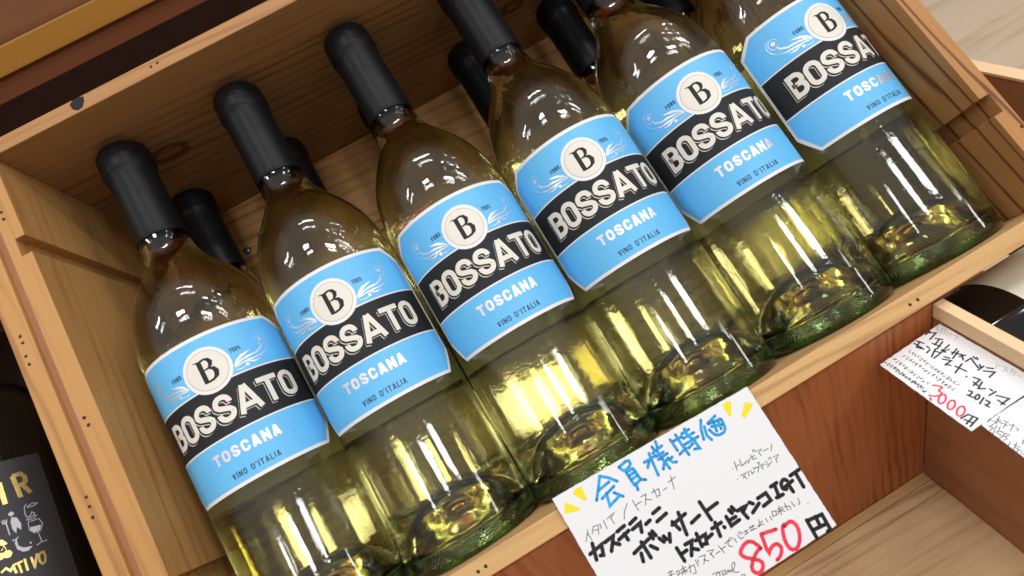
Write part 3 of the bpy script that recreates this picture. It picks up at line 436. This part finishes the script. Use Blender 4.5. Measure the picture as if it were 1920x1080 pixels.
for x, y in ((-7.2, 146.1), (-6.7, 141.9), (-6.3, 263.9), (-6.4, 259.7), (353.8, -5.1), (358.4, -5.1), (92.5, 300.0), (96.3, 300.3), (457.3, 38.7), (120, -4.9), (124, -4.6)): nail(x, y, crate)
pr = Print(None); kx, ky = 50.6, 299.6
pr.poly([(kx + a, ky + b) for a, b in ((-4.4, 2.2), (-3.8, -1.2), (-1.6, -3.1), (1.2, -2.6), (3.2, .2), (3.9, 3.1), (1.6, 4.1), (-2.2, 4.0))], D_ + .06, 0)
pr.build('knot_hole', [M['knothole']], crate, smooth=False)
v, f = lathe([(0, 1.5), (1.5, 1.45), (2.7, .9), (3.3, 0), (0, 0)], 20)
scw = link_mesh('screw', v, f, [M['steel']], None, crate, True, Matrix.Translation((51.7 * S, 258.2 * S, -.3 * S)) @ Matrix.Rotation(rad(90), 4, 'X'))
for a in (20, 110):
    bm = box_mesh(-2.1, 2.1, 1.2, 1.62, -.32, .32, 0); me = bpy.data.meshes.new('screw_slot'); bm.to_mesh(me); bm.free(); me.materials.append(M['hole'])
    link_obj('screw_slot', me, scw, Matrix.Rotation(rad(a), 4, 'Y'))

# ------------------------------------------------------------------ wine bottle meshes
outer_side = [(33.2, 0), (34.8, .5), (36.0, 1.9), (36.5, 4.5), (36.5, 9)]
body_up = [(36.5, 158), (36.1, 168), (34.6, 178), (32.0, 187), (28.2, 195), (23.4, 202.5), (18.2, 209.5), (14.6, 216.5), (13.3, 224), (13.0, 232), (12.85, 281), (12.2, 283.5), (10.2, 284)]
inner_down = [(9.3, 283), (9.2, 232), (9.8, 222), (11.8, 214.5), (15.6, 207), (20.6, 200), (25.2, 193), (29.0, 185), (31.6, 176.5), (33.2, 167), (33.6, 158), (33.7, 60), (33.6, 14), (32.6, 9.8), (30.4, 8.6), (27.4, 11), (24, 17.5), (19, 24.5), (12, 29.6), (5, 31.8), (0, 32.2)]
punt_out = [(0, 26.2), (5, 25.6), (11.5, 23.0), (17.5, 17.8), (22.5, 10.5), (26.2, 3.6), (28.4, .7), (31, 0), (33.2, 0)]
def sm(p, it=1): return smoothprof(p, it)
prof_side = sm(outer_side[1:] + body_up, 1)
bottle_prof = sm(punt_out, 1)[:-1] + outer_side[:1] + prof_side + sm(inner_down, 1)
v, f = lathe(bottle_prof, 84)
n_punt = len(sm(punt_out, 1)) + 2
fm = []
ring_faces = []
tmp = bpy.data.meshes.new('wine_bottle_glass'); tmp.from_pydata(v, [], f); tmp.materials.append(M['glass']); tmp.materials.append(M['punt'])
for p in tmp.polygons:
    c = p.center; r = math.hypot(c.x, c.z) / S; y = c.y / S
    p.material_index = 1 if (y < 7.5 and r < 36.3) or (y < 27 and r < 27 and y < 26.4 - 0 and (y < 25.9 - (r / 27) ** 2 * 23)) else 0
    p.use_smooth = True
bm = bmesh.new(); bm.from_mesh(tmp); bmesh.ops.recalc_face_normals(bm, faces=bm.faces); bm.to_mesh(tmp); bm.free()
me_glass = tmp
# wine: inner volume, a hair into the glass, cut by the level surface
u_ = Vector((0, 284, 8.5)).normalized(); X_ = Vector((1, 0, 0)); Z_ = X_.cross(u_)
wp = [(r + (.2 if r > 0 else 0), y - (.15 if y < 34 else 0)) for r, y in sm(inner_down, 1)]
wp = [(0, 270), (9.3, 270)] + [p for p in wp if p[1] < 268]
v, f = lathe(wp, 84)
bm = bmesh.new(); vs = [bm.verts.new(a) for a in v]
for a in f: bm.faces.new([vs[i] for i in a])
bmesh.ops.recalc_face_normals(bm, faces=bm.faces)
upc = Vector((0, cA, sA)); nl = Vector((0, upc.dot(u_), upc.dot(Z_))).normalized()
LEVEL = 154
res = bmesh.ops.bisect_plane(bm, geom=bm.verts[:] + bm.edges[:] + bm.faces[:], plane_co=nl * LEVEL * S, plane_no=nl, clear_outer=True)
eds = [e for e in bm.edges if e.is_boundary]
bmesh.ops.contextual_create(bm, geom=eds)
bmesh.ops.recalc_face_normals(bm, faces=bm.faces)
me_wine = bpy.data.meshes.new('wine'); 
for fc in bm.faces: fc.smooth = len(fc.verts) <= 4
bm.to_mesh(me_wine); bm.free(); me_wine.materials.append(M['wine'])
# capsule
capp = [(0, 290.5), (10.2, 290.4), (12.4, 289.7), (13.8, 287.8), (14.45, 284.6), (14.55, 275.6), (14.35, 273.8), (13.75, 272.8), (13.5, 270.6), (13.4, 266), (13.4, 250), (13.6, 228.2), (13.3, 227.7), (13.05, 228.2), (12.95, 270), (12.95, 284.6), (0, 284.7)]
v, f = lathe(dense(capp, 3), 64)
def crease(p):
    x, y, z = p; yy = y / S; a = math.atan2(x, z)
    k = max(0, min(1, (yy - 262) / 12)) * (1 if math.hypot(x, z) > .0134 else 0)
    d = 1 + k * .010 * (math.sin(a * 5 + yy * .35) * .6 + math.sin(a * 11 - yy * .9 + 1) * .4 + math.sin(a * 3 + 2))
    return (x * d, y + k * .00025 * math.sin(a * 4 + 1), z * d)
v = [crease(p) for p in v]
me_cap = bpy.data.meshes.new('capsule'); me_cap.from_pydata(v, [], f); me_cap.materials.append(M['capsule'])
for p in me_cap.polygons: p.use_smooth = True
bm = bmesh.new(); bm.from_mesh(me_cap); bmesh.ops.recalc_face_normals(bm, faces=bm.faces); bm.to_mesh(me_cap); bm.free()

# front label (x across, y up the bottle)
def front_label():
    P = Print(36.5); LM = [M['paper'], M['blue'], M['black'], M['cream'], M['foil'], M['navy'], M['grey']]
    def edge(x, inset):
        """y range of the cut-cornered sheet at x"""
        ax = abs(x); hw = 48 - inset; top, bot = 156.8 - inset, 80.6 + inset
        if ax > hw: return None
        ct = 37.5 - inset * .45; cb = 39.5 - inset * .45
        yt = top if ax < ct else top - (ax - ct) / (hw - ct) * 8.0
        ybm = bot if ax < cb else bot + (ax - cb) / (hw - cb) * 12.0
        return ybm, yt
    xs = sorted(set([round(-48 + 96 * i / 72, 3) for i in range(73)] + [-46.25, 46.25, -46.7, 46.7, -37.5, 37.5, -39.5, 39.5, -36.9, 36.9, -38.9, 38.9]))
    P.quad_grid([(x, *edge(x, 0)) for x in xs], .05, 0)
    xi = [x for x in xs if abs(x) <= 46.25]
    P.quad_grid([(x, edge(x, 1.75)[0], min(104.6, edge(x, 1.75)[1])) for x in xi], .09, 1)
    P.quad_grid([(x, 130.6, max(130.6, edge(x, 1.75)[1])) for x in xi], .09, 1)
    P.quad_grid([(x, 105.4, 129.8) for x in xi], .09, 2)
    # round medallion
    P.disc(0, 138.3, 11.8, .13, 0); P.disc(0, 138.3, 10.05, .16, 6); P.disc(0, 138.3, 9.85, .19, 3)
    # the serif B: thick stem, thin hairlines, swelling bowls
    L = .22
    P.ribbon([(-2.3, 132.6), (-2.3, 144.1)], 2.3, L, 2)
    P.ribbon([(-5.0, 144.3), (-2.0, 143.6), (0.4, 144.1)], [.25, 1.1, 1.0], L + .01, 2)
    P.ribbon([(-3.4, 132.8), (-1.0, 132.5), (1.4, 132.7)], [1.0, .9, .8], L + .01, 2)
    P.ribbon([(-1.3, 144.1), (.6, 144.1), (2.1, 143.3), (2.8, 141.8), (2.3, 140.2), (1.0, 139.1), (-1.2, 138.8)], [.6, .9, 1.6, 2.1, 1.7, .8, .55], L + .02, 2, step=.6)
    P.ribbon([(-1.2, 138.8), (1.2, 138.9), (3.0, 138.0), (3.7, 136.2), (3.1, 134.2), (1.5, 133.0), (-1.2, 132.7)], [.55, .8, 1.8, 2.4, 2.1, 1.1, .7], L + .03, 2, step=.6)
    # BOSSATO with a drop line
    lay = [('B', -34.6, 8.7), ('O', -25.2, 9.0), ('S', -15.4, 9.2), ('S', -5.0, 9.2), ('A', 5.0, 11.6), ('T', 17.2, 10.2), ('O', 28.0, 9.0)]
    for dx, dy, gr, h, mt in ((-1.05, -.95, .1, .13, 3), (-.6, -.52, .5, .17, 2), (0, 0, .0, .23, 3)):
        for ch, x, w in lay: text(P, ch, x, 110.6, w, 13.8, 2.55, 0, h, mt, dx=dx, dy=dy, grow=gr)
    P.ribbon([(-30.3, 112.6), (-30.3, 122.3)], 3.4, .2, 2)
    text(P, 'TOSCANA', 0.8, 94.2, 4.0, 5.6, 1.3, 1.0, .14, 4, center=True)
    text(P, "VINO D'ITALIA", 1.2, 85.0, 1.75, 2.9, .5, .6, .14, 5, center=True)
    text(P, 'FOND.', -18.2, 140.7, 1.15, 2.3, .46, .36, .14, 5)
    text(P, '1905', 12.6, 141.4, 1.15, 2.4, .46, .36, .14, 5)
    # foliage flourishes left and right of the medallion
    for sgn in (-1, 1):
        def fl(pts, w): P.ribbon([(sgn * x, y) for x, y in pts], [k * .75 for k in w] if isinstance(w, list) else w * .8, .14, 4, step=.7)
        fl([(11.6, 134.2), (13.5, 136.4), (16.5, 138.2), (21.5, 139.8)], [.3, 1.3, 1.8, .1])
        fl([(11.8, 134.0), (15.0, 135.8), (19.5, 136.9), (24.0, 137.4), (27.4, 139.4), (28.6, 141.8)], [.3, .9, 1.2, 1.1, 1.5, .3])
        fl([(11.9, 133.6), (15.5, 134.6), (20.0, 135.0), (25.5, 135.5), (30.0, 137.6)], [.2, .7, 1.1, .9, .1])
        fl([(18.0, 134.4), (21.5, 133.4), (25.4, 134.0)], [.2, 1.2, .1])
        fl([(11.4, 132.6), (14.0, 131.9), (17.0, 132.6)], [.2, .35, .3]); P.disc(sgn * 17.6, 133.0, .8, .14, 4, 14)
        fl(arc(28.9, 143.6, 2.6, 2.9, -150, 170, 12), .35); P.disc(sgn * 28.8, 143.9, 1.25, .14, 4, 14)
        fl([(30.0, 137.8), (32.3, 140.4), (33.0, 143.6), (31.8, 146.4), (29.6, 147.4)], [.35, .35, .3, .3, .1])
    return P, LM
P, LM = front_label()
lab0 = P.build('front_label', LM); me_label = lab0.data; bpy.data.objects.remove(lab0)
P = Print(36.5); xs = [-51 + 102 * i / 48 for i in range(49)]
P.quad_grid([(x, 78.5, 156) for x in xs], .05, 0)
o = P.build('back_label', [M['backpaper']]); me_back = o.data; bpy.data.objects.remove(o)

def bottle(i, layer, label, group, roll=0, dy=0, dx=0, z=0, yaw=0):
    zb = (110.5 if layer else 37.2) + z
    B = Matrix((X_, u_, Z_)).transposed().to_4x4(); B.translation = Vector((43.97 + 73.91 * i + dx, 1.4 + dy, zb)) * S
    B = B @ Matrix.Rotation(rad(yaw), 4, 'Z')
    t = thing('wine_bottle', label, 'wine bottle', CF4 @ B, group)
    link_obj('glass', me_glass, t); link_obj('wine', me_wine, t); link_obj('capsule', me_cap, t)
    link_obj('front_label', me_label, t, Matrix.Rotation(roll / 36.5, 4, 'Y'))
    link_obj('back_label', me_back, t, Matrix.Rotation(roll / 36.5 + math.pi, 4, 'Y'))
    return t
G1 = 'white wine bottles in the upper layer of the crate'; G2 = 'white wine bottles in the lower layer of the crate'
UP = ['white wine bottle with blue label against the left side of the crate', 'white wine bottle with blue label, second from the left in the top layer',
      'white wine bottle with blue label, third from the left in the top layer', 'white wine bottle with blue label directly above the white price card with blue writing',
      'white wine bottle with blue label, second from the right in the top layer', 'white wine bottle with blue label against the right side of the crate']
LO = ['black-capped wine bottle underneath the leftmost one of the crate', 'black-capped wine bottle underneath the second one from the left',
      'black-capped wine bottle underneath the third one from the left', 'black-capped wine bottle underneath the one above the blue-lettered price card',
      'black-capped wine bottle underneath the second one from the right', 'black-capped wine bottle underneath the rightmost one of the crate']
ROLL = [5.3, -.2, 1.3, -2.2, -4.1, 4.7]; DY = [.6, -.8, -.4, .2, .9, .6]; DX = [.4, .2, .2, -.7, .1, -3.6]
for i in range(6):
    bottle(i, 1, UP[i], G1, ROLL[i], DY[i] * .6, DX[i], yaw=[0, 0, .15, -.3, .2, -.75][i])
LR = [6, -12, 3, 14, -7, 2]; LDX = [3, -1.2, -2.0, -1.6, 0, 0]
for i in range(6):
    bottle(i, 0, LO[i], G2, LR[i], [0, .8, -.5, .3, 0, .5][i], LDX[i] * .4)

# ------------------------------------------------------------------ price card on the crate edge
U5 = Vector((0, math.cos(rad(5)), math.sin(rad(5)))); N5 = Vector((0, -math.sin(rad(5)), math.cos(rad(5))))
m = Matrix((Vector((1, 0, 0)), U5, N5)).transposed().to_4x4(); m.translation = Vector((163.72, 5.23, 160.15)) * S
def card(name, label, mat4, poly, layers, jag=0):
    t = thing(name, label, 'price card', mat4, 'handwritten price cards')
    if jag:
        q = []
        for a, b in zip(poly, poly[1:] + poly[:1]):
            n = int(math.hypot(b[0] - a[0], b[1] - a[1]) / 1.5)
            for k in range(n): q.append((a[0] + (b[0] - a[0]) * k / n + random.uniform(-jag, jag), a[1] + (b[1] - a[1]) * k / n + random.uniform(-jag, jag)))
        poly = q
    prism('card_sheet', poly, -.35, 0, M['card'], t, 0)
    for nm, strokes, w, mt, h, fill in layers:
        if nm == 'yellow_marks':
            for s_ in strokes:
                P = Print(None); P.poly(s_, h, 0); P.build('yellow_mark', [mt], t, smooth=False)
            continue
        P = Print(None)
        for j, s_ in enumerate(strokes):
            hh = h + .0012 * (j % 20)
            if fill: P.poly(s_, hh, 0)
            else: P.ribbon(smoothprof(s_, 1) if len(s_) > 4 else s_, w, hh, 0, caps=True, step=2)
        o = P.build(nm, [mt], t, smooth=False)
        if nm in ('fine_lettering', 'pencil_lettering'): o['kind'] = 'stuff'
    return t
c1 = MARK['c1']
card('price_card', 'large white card with cyan Japanese heading and red 850 price, hung on the crate edge', CF4 @ m, [(0, 0), (102, -2.96), (102.9, -73.9), (0.6, -73.4)],
     [('yellow_marks', c1['yellow'], 0, M['yellow'], .03, True), ('cyan_lettering', c1['blue'], 1.35, M['cyan'], .03, False), ('fine_lettering', c1['thin'], .34, M['pen'], .03, False),
      ('bold_lettering', c1['thick'], 1.75, M['ink'], .06, False), ('red_price', c1['red'], 1.7, M['redink'], .09, False)], .12)

# ------------------------------------------------------------------ empty box below the crate
lb = thing('open_box', 'empty open box of red-brown and pale boards below the crate', 'box')
wbox('back_panel', -260, 369, 105.4, 108, -60, 103, M['red'], lb, .2)
wbox('side_panel', 369, 377.5, 108.3, 420, -60, 93.6, M['brown'], lb, .3)
wbox('top_edge_strip', 368.6, 374.5, 108.3, 420, 94, 102.9, M['pale'], lb, .5)
ff = [108.2, 114.2, 122.5, 330]
for k, (a, b) in enumerate(zip(ff, ff[1:])): wbox('floor_slat', -260, 368.8, a + .1, b - .1, -60, -45.6 + (0, -.5, .4)[k], [M['floorA'], M['floorB'], M['floorB']][k], lb, .5)

# two smaller cards fixed to its right wall
beta = rad(5)
Fw = Vector((0, -1, 0)); ew = Vector((-math.cos(beta), 0, -math.sin(beta))); nw = Fw.cross(-ew)
def cm(off): 
    m = Matrix((Fw, -ew, nw)).transposed().to_4x4(); m.translation = wo(368.0, 113.07, 93.14) + nw * off * S; return m
fl2 = lambda ss: [[(a, -b) for a, b in s_] for s_ in ss]
c2 = MARK['c2']
def scribble(a, b, n, amp, seed):
    rr = random.Random(seed); L_ = math.hypot(b[0] - a[0], b[1] - a[1]); ux, uy = (b[0] - a[0]) / L_, (b[1] - a[1]) / L_; out = []
    for k in range(n):
        t0 = L_ * k / n; w = L_ / n * .72
        for j in range(rr.choice((2, 3, 3))):
            p = [(rr.uniform(0, w), rr.uniform(-amp, amp)) for _ in range(rr.choice((2, 2, 3)))]
            out.append([(a[0] + ux * (t0 + x) - uy * y, a[1] + uy * (t0 + x) + ux * y) for x, y in p])
    return out
sc = []
for k, ln in enumerate(fl2(c2['lines'])): sc += scribble(ln[0], ln[1], [17, 16, 13, 14, 12][k], 1.0, k)
card('price_card', 'small white card with red 3000 price stuck out from the box wall', cm(0), [(0, 0), (47.6, 0), (47.2, -36.8), (-.4, -35.6)],
     [('bold_lettering', fl2(c2['thick']), .75, M['ink'], .03, False), ('red_price', fl2(c2['red']), .8, M['redink'], .06, False), ('fine_lettering', sc, .27, M['pen'], .03, False), ('pencil_lettering', fl2(c2['faint']), .22, M['faint'], .03, False)], .12)
c3 = MARK['c3']
card('price_card', 'small white card cut off by the right edge of the picture, beside the 3000 card', cm(-.5), [(48.6, 3), (96, 2), (96, -34.6), (47.2, -31.6)],
     [('fine_lettering', fl2(c3['mid']), .3, M['pen'], .03, False)], .12)

# ------------------------------------------------------------------ neighbouring crates
lc = thing('wooden_crate', 'pine crate of dark bottles at the left edge beside the tilted one', 'crate', CF4)
prism('side_board', [(-25.9, .2), (-15.0, .2), (-15.0, H_ - .2), (-25.9, H_ - .2)], -.2, D_, M['side'], lc, .6)
prism('gap_filler', [(-14.9, .2), (-10.6, .2), (-10.6, H_ - .2), (-14.9, H_ - .2)], 60, D_ - 2.2, M['brown'], lc, .2)  # added filler, so the open gap shows brown instead of black shade
prism('bottom_board', [(-330, -9.3), (-15.0, -9.3), (-15.0, 0), (-330, 0)], -.2, D_, M['bottom'], lc, .6)
prism('top_board', [(-330, H_), (-15.0, H_), (-15.0, H_ + 8.6), (-330, H_ + 8.6)], -.2, D_, M['rimX'], lc, .6)
prism('back_board', [(-330, -9.3), (-15.0, -9.3), (-15.0, H_ + 8.6), (-330, H_ + 8.6)], -8.2, -.3, M['darkwood'], lc, .4)  # shade inside the crate is put into the board's colour
for x, y in ((-20.1, 198.3), (-20.1, 194.7), (-21.1, 187.8), (-21.0, 183.3), (-19.6, 112.2), (-19.8, 107.6), (-20.3, 102.5)): nail(x, y, lc)
dk_prof = [(0, 18), (16, 12), (27, 1), (31, 0), (35, 1.2), (37, 5), (37, 170), (36.2, 181), (33.5, 190), (28, 198), (21, 204), (16, 211), (13.6, 220), (13.2, 232), (13.2, 284), (0, 285)]
v, f = lathe(dense(smoothprof(dk_prof, 1), 5), 64)
me_dk = bpy.data.meshes.new('dark_glass'); me_dk.from_pydata(v, [], f); me_dk.materials.append(M['blackglass'])
for p in me_dk.polygons: p.use_smooth = True
bm = bmesh.new(); bm.from_mesh(me_dk); bmesh.ops.recalc_face_normals(bm, faces=bm.faces); bm.to_mesh(me_dk); bm.free()
def dark_bottle(label, mat4, group=None, cap=True):
    t = thing('wine_bottle', label, 'wine bottle', mat4, group)
    link_obj('glass', me_dk, t)
    if cap: link_obj('capsule', me_cap, t)
    return t
def axm(base, y, zhint):
    y = y.normalized(); x = y.cross(zhint).normalized(); z = x.cross(y)
    m = Matrix((x, y, z)).transposed().to_4x4(); m.translation = base; return m
GD = 'black glass wine bottles in the crate at the left edge'
uL = Vector((.047, 1, 0))
t = dark_bottle('black glass bottle with charcoal and gold label at the left edge', CF4 @ axm(Vector((-96, 1.5, 118)) * S, uL, Vector((0, 0, 1))), GD)
P = Print(37.0); LMK = [M['blacklabel'], M['goldfoil'], M['whiteprint']]
P.quad_grid([(x, 62, 153.2) for x in [-14 + 62.5 * i / 44 for i in range(45)]], .06, 0)
Lf = MARK['left']
for k in ('R', 'I', 'V', 'O', 'I2', 'T', 'M'):
    for s_ in Lf[k]: P.ribbon(s_, 2.0 if k in 'RI' else .95, .11, 1, step=.8)
# the word carries on round the bottle
text(P, 'NO', 12.5, 132, 4.6, 12, 1.9, 3.2, .11, 1); text(P, 'PRI', 10.0, 99.5, 2.9, 4.4, .95, .9, .11, 1)
for s_ in Lf['fork']: P.ribbon(s_, .45, .11, 2)
P.poly(Lf['fish'][0], .11, 2); P.poly(Lf['fish'][1], .11, 2)
for s_ in Lf['corkscrew'] + Lf['glass']: P.ribbon(s_, .28, .11, 2, step=.7)
P.poly(Lf['wine'][0], .11, 2); P.poly(Lf['moon'][0], .11, 2)
for s_ in Lf['moon'][1:]: P.ribbon(s_, .8, .11, 2)
P.poly(Lf['cherry'][0], .11, 1)
for s_ in Lf['stalk']: P.ribbon(s_, .25, .11, 1)
P.disc(24.6, 109.6, 1.7, .11, 1, 20); P.disc(22.0, 109.8, 1.6, .11, 1, 20)
P.build('front_label', LMK, t)
dark_bottle('black glass bottle below the gold-lettered one, beside the crate wall', CF4 @ axm(Vector((-64, 1.5, 42)) * S, Vector((0, 1, 0)), Vector((0, 0, 1))), GD)
dark_bottle('black glass bottle in the lower layer at the left edge', CF4 @ axm(Vector((-140, 1.5, 42)) * S, Vector((0, 1, 0)), Vector((0, 0, 1))), GD)
dark_bottle('black glass bottle left of the gold-lettered one, mostly out of view', CF4 @ axm(Vector((-176, 1.5, 118)) * S, Vector((0, 1, 0)), Vector((0, 0, 1))), GD)

# right: shallow box with a lying bottle
rb = thing('open_box', 'shallow box holding a lying black bottle, right of the empty box', 'box')
wbox('floor_board', 378.5, 519, 56, 420, -6, 2, M['floorA'], rb, .4)
wbox('side_panel', 520, 529, -140, 420, -6, 123.6, M['brown'], rb, .4)
wbox('top_edge_strip', 519.6, 529.4, -140, 420, 124, 126, M['pale'], rb, .4)
t = dark_bottle('glossy black wine bottle with cream label lying at the right edge beside the price cards', axm(wo(381, 112, 40), Vector((1, .0, 0)), Vector((0, 0, 1))))
P = Print(37.0)
P.quad_grid([(x, 37, 165) for x in [-62 + 124 * i / 60 for i in range(61)]], .3, 0)
text(P, 'NAVA', 12, 62, 5, 6, .9, 4, .4, 2, center=True)
for k in range(14): P.ribbon([(-6 + k * 3.2, 54), (-5 + k * 3.2, 57)], .5, .4, 1)
P.build('front_label', [M['creamlabel'], M['pink'], M['greytext']], t)
sp = prism('paper_sheet', [(430, -60), (515, -56), (517, -120), (432, -124)], 2.1, 2.5, M['creamlabel'], None, 0)
sp['label'] = 'cream paper sheet lying behind the black bottle, under the crate edge'; sp['category'] = 'paper'
